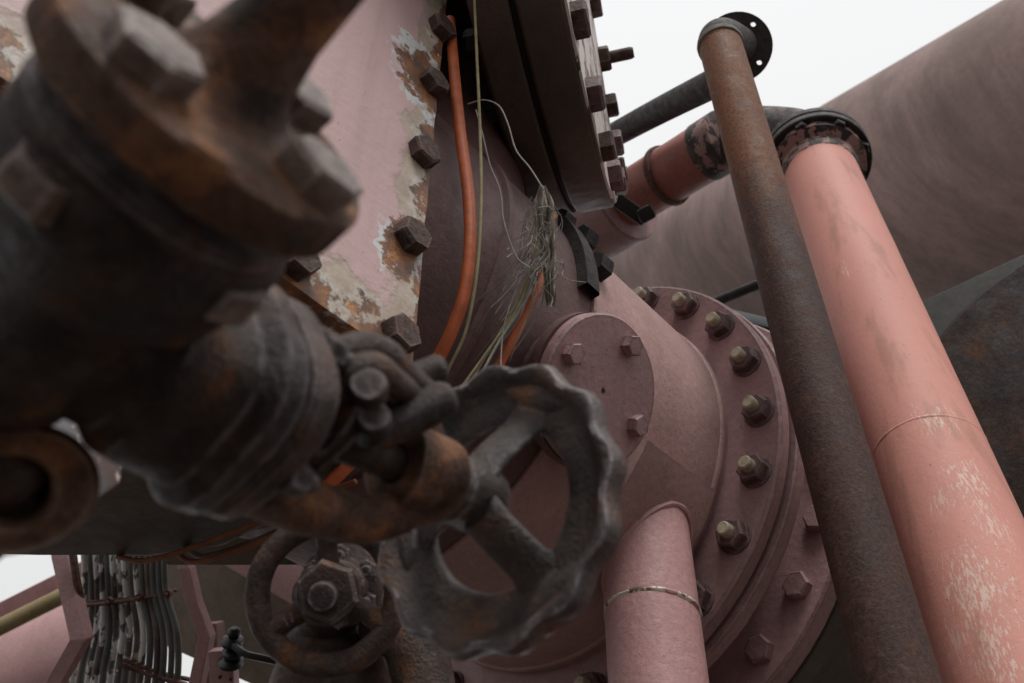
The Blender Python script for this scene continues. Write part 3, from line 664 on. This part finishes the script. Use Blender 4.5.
for k in range(3):
    a = aS + k * 2 * math.pi / 3; d = Vector((math.cos(a), math.sin(a), 0)); bm = BM()
    tube(bm, [MA @ (d * .012 + Vector((0, 0, -.040))), MA @ (d * .035 + Vector((0, 0, -.028))), MA @ (d * .060 + Vector((0, 0, -.010))), MA @ (d * .075 + Vector((0, 0, .001))), MA @ (d * .088 + Vector((0, 0, .001)))],
         [.018, .0165, .017, .026, .040], 18, flat=.36, up=MA.to_3x3() @ Vector((-d.y, d.x, 0)), amp=.0005, nsc=50); mk('spoke', bm, 'wheel_iron', hw, smooth=60)
bm = BM(); lathe(bm, [(.0125, -.30), (.0125, -.02), (.009, -.012), (0, -.012)], MA, 24); mk('stem', bm, 'gunmetal_iron', nv)
bm = BM(); lathe(bm, [(.013, -.118), (.028, -.116), (.032, -.108), (.032, -.074), (.028, -.068), (.014, -.067)], MA, 32, amp=.0025, nsc=35); mk('yoke_boss', bm, 'brown_cast_iron', nv)
for s in (1, -1):
    bm = BM(); tube(bm, [va(-.232, s * .036), va(-.205, s * .042), va(-.17, s * .045), va(-.135, s * .042), va(-.108, s * .032), va(-.092, s * .016)], [.024, .020, .017, .016, .016, .017], 20, amp=.002, nsc=40); mk('yoke_arm', bm, 'brown_cast_iron', nv, smooth=60)
# bonnet flanges
sq = lambda a, r, z: 1 + .05 * math.cos(4 * a)
bm = BM(); lathe(bm, [(.02, -.222), (.046, -.222), (.054, -.226), (.062, -.229), (.064, -.233), (.064, -.243), (.061, -.247), (.02, -.247)], MA, 64, rfun=sq, amp=.0012); bf = mk('bonnet_flange', bm, 'gunmetal_iron', nv)
bm = BM(); lathe(bm, [(.02, -.252), (.063, -.252), (.066, -.256), (.066, -.268), (.062, -.272), (.055, -.277), (.053, -.300), (.051, -.318), (.042, -.328), (.036, -.37), (0, -.37)], MA, 64, rfun=sq, amp=.0018, nsc=30); mk('bonnet_neck', bm, 'cast_iron', nv)
vb = [hexmesh('bonnet_bolt', .0105, .010, 'cast_iron', stud=(.0055, .008), seed=130 + i) for i in range(2)]
for k in range(4):
    a = math.pi / 4 + k * math.pi / 2 
    place('bonnet_bolt', vb[k % 2], bf, frame(MA @ Vector((.053 * math.cos(a), .053 * math.sin(a), -.2255)), A, E_))
# gland: follower plate, lever arcs and two eye bolts
bm = BM(); prism(bm, [(x * 1.0, y * .55) for x, y in ngon_circle(.046, 28)], -.196, -.184, MA @ Matrix.Rotation(R(60), 4, 'Z'), .002); lathe(bm, [(.0135, -.218), (.024, -.218), (.024, -.196), (.0135, -.196)], MA, 28); gl = mk('gland', bm, 'cast_iron', nv)
for pts, rad in (([P(330, 384, .60), P(338, 360, .605), P(358, 349, .615), P(384, 356, .63), P(404, 376, .645), P(432, 398, .665)], [.010, .011, .0115, .011, .0105, .010]),
                 ([P(344, 396, .60), P(352, 374, .60), P(372, 368, .61), P(396, 386, .63), P(420, 404, .65)], [.009, .010, .0105, .010, .009])):
    bm = BM(); tube(bm, pts, rad, 16, amp=.0012, nsc=50); mk('gland_lever', bm, 'gunmetal_iron', gl, smooth=60)
for pts, r_ in (([P(392, 388, .66), P(416, 378, .665), P(440, 369, .67)], .0105), ([P(378, 432, .63), P(410, 418, .635), P(446, 398, .645)], .0125)):
    bm = BM(); tube(bm, pts, r_, 18, amp=.0006, nsc=60); mk('gland_bolt', bm, 'gunmetal_iron', gl, smooth=50)
for (px_, py_, dd, rr_) in ((366, 392, .60, .013), (372, 424, .60, .012)):
    bm = BM(); lathe(bm, [(0, -.012), (rr_ * .9, -.012), (rr_, -.006), (rr_, .006), (rr_ * .8, .012), (0, .013)], frame(P(px_, py_, dd), V(.2, .5, -.8), Z), 20, amp=.001, nsc=60); mk('gland_nut', bm, 'cast_iron', gl)
# body along the pipe direction
bdir = (F0 - B0).normalized(); MBd = frame(B0, bdir, A)
LF = (F0 - B0).length
bm = BM(); lathe(bm, [(0, -.055), (.025, -.053), (.034, -.04), (.040, -.015), (.042, .01), (.046, .03), (.060, .045), (.070, LF - .075), (.072, LF - .055), (.066, LF - .045), (.04, LF - .042)], MBd, 64, amp=.004, nsc=18); mk('body', bm, 'cast_iron', nv, smooth=60)
MFl = frame(F0, n1, V(.81, -.59, 0))
bm = BM(); lathe(bm, [(.03, -.066), (.062, -.064), (.068, -.060), (.069, -.044), (.066, -.040), (.03, -.040)], MFl, 72, amp=.0015); mk('body_flange', bm, 'cast_iron', nv)
bm = BM(); lathe(bm, [(.02, -.026), (.078, -.026), (.081, -.023), (.082, -.003), (.079, 0), (.040, .001), (.031, .005), (.025, .016), (.0205, .040), (.0185, .08), (.0195, .30), (0, .30)], MFl, 80, amp=.0015, nsc=30); pf = mk('pipe_flange', bm, 'brown_cast_iron', nv, smooth=45)
rust('lit_bolt', (.05, .034, .03), (.15, .095, .075), (.20, .11, .07), sc=50, rough=.5, grey=(.28, .22, .21), spec=.6, edge=(.36, .30, .28))  # paler iron for flange bolts, light on their tops put into the colour
hb = [hexmesh('hex_bolt', .0205, .0155, 'lit_bolt', seed=140 + i) for i in range(2)]
q0 = MFl.inverted() @ on_plane(146, 70, F0, n1); qa = math.atan2(q0.y, q0.x)
for k in range(4):
    a = qa + k * math.pi / 2
    place('hex_bolt', hb[k % 2], pf, spin(MFl @ Matrix.Translation((.0596 * math.cos(a), .0596 * math.sin(a), 0)), .4 * k + .25))
    place('bolt_nut', hb[k % 2], pf, frame(MFl @ Vector((.0596 * math.cos(a), .0596 * math.sin(a), -.059)), -n1, Z))
# inlet with a bored boss at the lower left
bo = P(14, 492, .50); bnm = V(.42, -.05, -.9); MBo = frame(bo, bnm, Z)
bm = BM(); tube(bm, [B0 - bdir * .03 - A * .02, (B0 - bdir * .05) * .45 + bo * .55 - bnm * .02 - A * .02, bo - bnm * .02], [.030, .020, .020], 28, amp=.002); mk('inlet_neck', bm, 'cast_iron', nv, smooth=60)
bm = BM(); lathe(bm, [(0, -.03), (.030, -.03), (.034, -.026), (.037, -.006), (.034, 0), (.020, .001), (.0175, -.002), (.0155, -.024), (0, -.024)], MBo, 48, rfun=lambda a, r, z: 1 + .10 * math.cos(2 * a + 1.9) * (r > .03), amp=.0015); mk('inlet_boss', bm, 'brown_cast_iron', nv)
bm = BM(); tube(bm, [bo - bnm * .04, bo + V(-.8, -.5, .2) * .10, bo + V(-.8, -.5, .2) * .4], .028, 28, sm=4); mk('inlet_pipe', bm, 'cast_iron', nv)

# ================================================================== second valve, plain round handwheel
w2 = P(327, 594, 1.0); k2 = V(.055, .17, -.98)
v2 = thing('small_valve', 'grey brown valve with plain round handwheel and big hex nut', 'valve', w2)
M2 = frame(w2, k2, V(0, 1, 0)); 
hw2 = mk('handwheel', lathe(BM(), [(0, -.03), (.028, -.03), (.031, -.024), (.031, .008), (.028, .012), (0, .012)], M2, 36, amp=.0012, nsc=40), 'gunmetal_iron', v2)
ROOT[hw2.name] = tuple(w2)
bm = BM(); lathe(bm, [(.069 + .0125 * math.cos(2 * math.pi * k / 16), .0125 * math.sin(2 * math.pi * k / 16)) for k in range(17)], M2, 96, amp=.0012, nsc=45); mk('rim', bm, 'gunmetal_iron', hw2, smooth=60)
for a in (R(3), R(123), R(243)):
    d = Vector((math.cos(a), math.sin(a), 0)); bm = BM()
    tube(bm, [M2 @ (d * .02 + Vector((0, 0, -.008))), M2 @ (d * .045 + Vector((0, 0, -.006))), M2 @ (d * .066)], [.0135, .0105, .0115], 16, amp=.001, nsc=50); sp_ = mk('spoke', bm, 'gunmetal_iron', hw2, smooth=60)
    if a == R(123):
        for i in range(3):
            bm = BM(); boxm(bm, .003, .010, .002, M2 @ Matrix.Translation(d * (.040 + .0075 * i) + Vector((0, 0, .0045))) @ Matrix.Rotation(a + R(90 if i == 1 else 75), 4, 'Z') @ Matrix.Rotation(R(90), 4, 'Z'), .0006)
            o_ = mk('cast_mark', bm, 'gunmetal_iron', hw2)
me_ = hexmesh('hex_nut', .0315, .017, 'gunmetal_iron', seed=150, jit=.02); place('hex_nut', me_, hw2, spin(M2 @ Matrix.Translation((.004, -.003, .012)), .2))
bm = BM(); lathe(bm, [(.015, .028), (.015, .034), (.013, .040), (0, .041)], M2, 24); mk('stem', bm, 'cast_iron', v2)
bm = BM(); lathe(bm, [(.020, -.030), (.024, -.034), (.024, -.075), (.030, -.080), (.032, -.11), (.040, -.115), (.046, -.122), (.046, -.14), (.042, -.145), (.045, -.18), (0, -.18)], M2, 40, amp=.0012); mk('bonnet', bm, 'gunmetal_iron', v2)
gb2 = hexmesh('bonnet_nut', .012, .012, 'cast_iron', stud=(.006, .01), seed=151)
for k in range(6):
    a = k * math.pi / 3; place('bonnet_nut', gb2, v2, M2 @ Matrix.Translation((.034 * math.cos(a), .034 * math.sin(a), -.116)))
bm = BM(); tube(bm, [P(330, 640, 1.20), P(330, 690, 1.17), P(328, 760, 1.13), P(326, 860, 1.08)], [.055, .074, .080, .080], 40, amp=.003, nsc=25); mk('body', bm, 'gunmetal_iron', v2, smooth=60)
bm = BM(); tube(bm, [P(384, 618, 1.17), P(412, 640, 1.13), P(424, 690, 1.10), P(428, 780, 1.05)], [.036, .036, .034, .034], 28, amp=.002, nsc=30); mk('side_port', bm, 'gunmetal_iron', v2, smooth=60)
bm = BM(); tube(bm, [P(327, 594, 1.15), P(326, 640, 1.21), P(326, 690, 1.22)], .04, 20); mk('neck', bm, 'cast_iron', v2)

# ================================================================== lower left background
# pink vessel far behind with an ochre pipe
fv = P(-60, 700, 5.2); fv2 = P(420, 640, 7.5); 
bm = BM(); tube(bm, [P(-330, 850, 5.0), P(20, 690, 5.4), P(130, 642, 5.6)], .36, 48, sm=3, round_end=False)
tag(mk('pink_main', bm, 'pink_paint'), 'dull pink pipe below the ochre pipe behind the tube bank', 'pipe')
bm = BM(); tube(bm, [P(-120, 688, 4.6), P(0, 627, 4.8), P(120, 567, 5.0), P(220, 516, 5.2)], .040, 20, sm=3, round_end=False)
tag(mk('ochre_pipe', bm, 'ochre_paint'), 'slim ochre yellow pipe slanting behind the pink post', 'pipe')
bm = BM(); c_ = P(36, 597, 5.6); boxm(bm, 3.2, .16, .13, frame(c_, (P(-70, 540, 5.5) - P(-40, 600, 5.5)), P(115, 550, 5.7) - P(-35, 625, 5.5)), .01)
tag(mk('pink_beam', bm, 'pink_paint'), 'pink steel beam above the ochre pipe, against bright sky', 'beam')
# brown duct to the right
bm = BM(); boxm(bm, 1.45, .5, .52, frame(P(318, 618, 4.0), V(.29, .95, .1), P(350, 606, 3.8) - P(170, 552, 4.1)), .012)
tag(mk('brown_duct', bm, 'far_brown_paint'), 'brown sheet metal duct behind the small round handwheel', 'duct')
bm = BM(); boxm(bm, 1.0, .10, .16, frame(P(262, 558, 3.7), V(.41, .9, .1), P(320, 590, 3.6) - P(210, 540, 3.8)), .008)
tag(mk('pink_angle', bm, 'pink_paint'), 'short pink steel angle above the brown duct', 'beam')
bm = BM(); boxm(bm, .42, .08, .07, frame(P(284, 546, 1.9), V(0, .95, .2), P(330, 548, 1.9) - P(180, 562, 1.9)), .004)
tag(mk('grey_strut', bm, 'far_brown_paint'), 'flat grey brown strut under the housing beside the round handwheel', 'strut')
# tube bank
tb = thing('tube_bank', 'row of thin flaking tubes clamped between two kinked pink posts', 'tubes', P(125, 683, 2.5))
for i in range(15):
    f = i / 14; x0 = 84 + 80 * f; xm = 80 + 88 * f; xe = 74 + 100 * f; dd = 2.75 - .10 * f
    j = random.uniform(-.7, .7)
    pts = [P(x0 - 6 + 4 * f, 470, dd + .15), P(x0 + j * .3, 550, dd + .02), P(x0 + 2 + j, 592, dd), P(xm + 3 + 6 * f + j, 632, dd - .03), P(xe + 4 * f + j, 672, dd - .02), P(xe - 6 + 4 * f, 730, dd - .02)]
    bm = BM(); tube(bm, pts, random.uniform(.0084, .0098), 10, sm=4); mk('tube', bm, 'green_tube' if i in (0, 2, 3, 5, 6, 7, 9) else 'brown_tube' if i in (8, 11) else 'plain_tube', tb)
for (xa, ya, xb, yb, dd) in ((66, 607, 172, 593, 2.66), (120, 664, 186, 684, 2.62)):
    for off in (0, .032):
        bm = BM(); tube(bm, [P(xa, ya, dd) + Z * off * 0 + V(0, 0, 1) * off, P((xa + xb) / 2, (ya + yb) / 2 + 2, dd) + V(0, 0, 1) * off, P(xb, yb, dd) + V(0, 0, 1) * off], .009, 8, flat=.6, sm=6, amp=.002, nsc=60); mk('clamp_bar', bm, 'clamp_rust', tb)
cbm = hexmesh('clamp_bolt', .012, .012, 'clamp_rust', stud=(.005, .012), seed=160)
for (x, y) in ((72, 606), (110, 601), (140, 597), (168, 593)): place('clamp_bolt', cbm, tb, frame(P(x, y, 2.645), V(0, 0, -1), Z))
def post(pts, wd, th):
    bm = BM()
    for a, b in zip(pts, pts[1:]): pass
    tube(bm, pts, wd / 2, 4, flat=th / wd, up=V(.7, .7, 0).normalized() if False else None, sm=1, round_end=False); return bm
for pts in ([(58, 520, 2.75), (63, 557, 2.68), (82, 638, 2.55), (46, 700, 2.5), (30, 740, 2.5)], [(178, 530, 2.62), (187, 568, 2.56), (194, 600, 2.53), (207, 636, 2.50), (194, 700, 2.45), (188, 740, 2.45)]):
    bm = BM(); w_ = .022 if pts[0][0] < 100 else .015
    rr = []
    for (x, y, d) in pts:
        o_ = P(x, y, d); rx = V(1, .05, 0); rz = V(.35, 0, 1)
        rr.append([bm.verts.new(o_ + rx * sx * w_ + rz * sz * .014) for sx, sz in ((-1, -1), (1, -1), (1, 1), (-1, 1))])
    for a, b in zip(rr, rr[1:]):
        for k in range(4): bm.faces.new((a[k], a[(k + 1) % 4], b[(k + 1) % 4], b[k]))
    bm.faces.new(rr[0]); bm.faces.new(rr[-1][::-1]); bmesh.ops.bevel(bm, geom=bm.edges[:], offset=.002, segments=1, affect='EDGES')
    mk('post', bm, 'pink_paint', tb, smooth=0)
bm = BM(); tube(bm, [P(72, 545, 2.66), P(76, 575, 2.63), P(82, 604, 2.62)], .010, 10); mk('hanger', bm, 'clamp_rust', tb)
# insulator on a pink bracket
ib = thing('insulator_stack', 'stack of black ribbed insulators on pink bracket beside bright sky gap', 'insulator', P(228, 690, 2.4))
bm = BM(); boxm(bm, .06, .05, .30, frame(P(226, 712, 2.42), V(-.08, 1, .1), V(1, 0, 0)), .004); ibk = mk('bracket', bm, 'pink_paint', ib)
for (x, y) in ((220, 677), (231, 679)):
    bm = BM(); lathe(bm, [(0, -.004), (.004, -.004), (.004, .004), (0, .005)], frame(P(x, y, 2.39), V(0, 0, -1), Z), 12); mk('rivet', bm, 'bare_dark_steel', ibk)
for (x, y, r_) in ((231, 662, .030), (233, 652, .026), (232, 641, .027), (234, 632, .016)):
    bm = BM(); lathe(bm, [(0, -.012), (r_ * .6, -.012), (r_, -.005), (r_, .003), (r_ * .5, .012), (0, .012)], frame(P(x, y, 2.40), V(.05, .93, -.3), Z), 28); mk('insulator_disc', bm, 'black_insulator', ib)
bm = BM(); tube(bm, [P(234, 646, 2.38), P(246, 654, 2.36), P(262, 658, 2.36), P(290, 664, 2.4)], .009, 10); mk('lead', bm, 'black_insulator', ib)
# dark pink trestle
bm = BM(); boxm(bm, .07, .10, .42, frame(P(213, 690, 3.2), V(-.1, 1, .2), V(1, 0, 0)), .01)
tag(mk('mauve_trestle', bm, 'shade_paint'), 'dark mauve steel upright behind the black insulators', 'post')

# ================================================================== cables and debris hung on the housing
bm = BM(); tube(bm, [P(450, 20, 1.80), P(454, 70, 1.70), P(460, 130, 1.60), P(468, 190, 1.52), P(470, 240, 1.46), P(465, 290, 1.42), P(452, 330, 1.40), P(436, 362, 1.39), P(412, 398, 1.385), P(380, 436, 1.37), P(345, 468, 1.345), P(318, 496, 1.33)], .0095, 14); tag(mk('orange_cable', bm, 'orange_sheath'), 'bright orange cable hanging right beside the peeling plate edge', 'cable')
bm = BM(); tube(bm, [P(552, 215, 1.60), P(547, 255, 1.56), P(538, 288, 1.52), P(522, 322, 1.49), P(506, 352, 1.47), P(482, 395, 1.45), P(455, 440, 1.44), P(420, 480, 1.42), P(375, 505, 1.39), P(310, 515, 1.36)], .0075, 12); tag(mk('orange_cable', bm, 'orange_sheath'), 'thin orange cable behind the string tangle above the wavy handwheel', 'cable')
bm = BM(); tube(bm, [P(474, -10, 1.74), P(477, 60, 1.64), P(480, 130, 1.56), P(481, 200, 1.48), P(477, 270, 1.42), P(466, 330, 1.39), P(448, 370, 1.38), P(436, 400, 1.38)], [.0022, .0026, .002], 8); tag(mk('straw_stalk', bm, 'straw'), 'long olive straw stalk hanging next to the orange cable', 'stalk')
rg = random.Random(11)
ctr = [[(545, 190), (538, 240), (522, 300), (492, 345), (458, 392)], [(540, 200), (532, 262), (512, 312), (488, 352), (462, 396)], [(548, 195), (541, 250), (530, 292), (500, 340), (476, 384)], [(536, 235), (520, 280), (504, 326), (500, 380)], [(468, 104), (484, 100), (499, 106), (508, 124), (516, 150), (530, 168), (544, 190)], [(476, 110), (482, 132), (490, 165), (500, 190), (504, 222), (516, 256), (530, 268)]]
for i, c in enumerate(ctr):
    bm = BM(); n_ = len(c); dd0 = 1.60 if i < 4 else 1.62
    tube(bm, [P(x, y, (dd0 - .20 * k / (n_ - 1)) if i < 4 else dd0 - .03 * k) for k, (x, y) in enumerate(c)], [.0028, .0024, .002] if i in (0, 1, 2) else .0012, 6, sm=6)
    lab = ['thick straw strand hanging from the frayed tangle to the handwheel', 'thick straw strand hanging from the frayed tangle to the handwheel', 'thick pale grey strand falling from the frayed tangle', 'hair thin pale thread dropping straight to the handwheel rim', 'fine pale thread slanting across the dark flange above the rag', 'fine thread falling from the orange cable over the shaded barrel'][i]
    o_ = tag(mk('string_strand', bm, 'straw' if i in (0, 1) else 'pale_string'), lab, 'string')
    if i < 2: o_['group'] = 'thick straw strands'
bm = BM()
for k in range(70):
    x, y = rg.gauss(541, 8), rg.uniform(190, 270); dd = 1.50 + (230 - y) * .0009 + rg.uniform(-.03, .03); pts = []
    dy = rg.choice([rg.uniform(10, 50), rg.uniform(40, 130)]); dx = rg.gauss(-4, 12) - max(0, dy - 30) * .55; c1, c2 = rg.uniform(-8, 8), rg.uniform(-8, 8)
    for s_ in range(6):
        t = s_ / 5; pts.append(P(x + dx * t * t + c1 * math.sin(t * 3.1) + c2 * math.sin(t * 6.2), y + dy * t + rg.uniform(-2, 2), dd + rg.uniform(-.006, .006) - .02 * t))
    tube(bm, pts, rg.uniform(.0004, .0009), 4, sm=4, round_end=False)
fz = mk('frayed_tangle', bm, 'pale_string'); tag(fz, 'frayed tangle of pale threads hanging beside black flange nuts', 'threads'); fz['kind'] = 'stuff'
bm = BM(); nx_, ny_ = 16, 34; vv = []
for i in range(nx_ + 1):
    for j in range(ny_ + 1):
        u, v = i / nx_, j / ny_; wd = 22 * (1 - .55 * v) * min(1, .25 + v * 5) * (1 + .25 * noise.noise(Vector((v * 6, 0, 3))))
        p = P(543 + 8 * v + (u - .5) * wd, 186 + 120 * v + 5 * noise.noise(Vector((u * 7, v * 3, 9))), 1.54 - .10 * v + .010 * math.sin(u * 11 + 3 * noise.noise(Vector((u * 4, v * 5, 1)))) + .010 * noise.noise(Vector((u * 6, v * 9, 2)))); vv.append(bm.verts.new(p))
for i in range(nx_):
    for j in range(ny_):
        a = i * (ny_ + 1) + j; bm.faces.new((vv[a], vv[a + 1], vv[a + ny_ + 2], vv[a + ny_ + 1]))
bmesh.ops.solidify(bm, geom=bm.faces[:], thickness=.004)
tag(mk('torn_rag', bm, 'dusty_rag', smooth=70), 'dusty grey torn rag strip dangling between dark flange and nuts', 'rag')
# flat orange strips under the housing
for i, (a, b, m_) in enumerate((((318, 496, 1.33), (150, 560, 1.45), 'faded_orange'), ((310, 515, 1.36), (205, 556, 1.44), 'brown_tube'), ((300, 523, 1.35), (196, 562, 1.43), 'faded_orange'))):
    bm = BM(); A_, B_ = P(*a), P(*b); tube(bm, [A_ + (A_ - B_) * .2, A_, (A_ + B_) / 2 + Vector((0, 0, -.008)), B_, B_ + (B_ - A_) * .25 + Z * .03], .0042, 10, sm=6)
    tag(mk('slack_cable', bm, m_), ['orange cable slung lengthwise under the housing edge', 'brown cable slung under the housing between two orange cables', 'lower orange cable drooping under the housing edge'][i], 'cable')
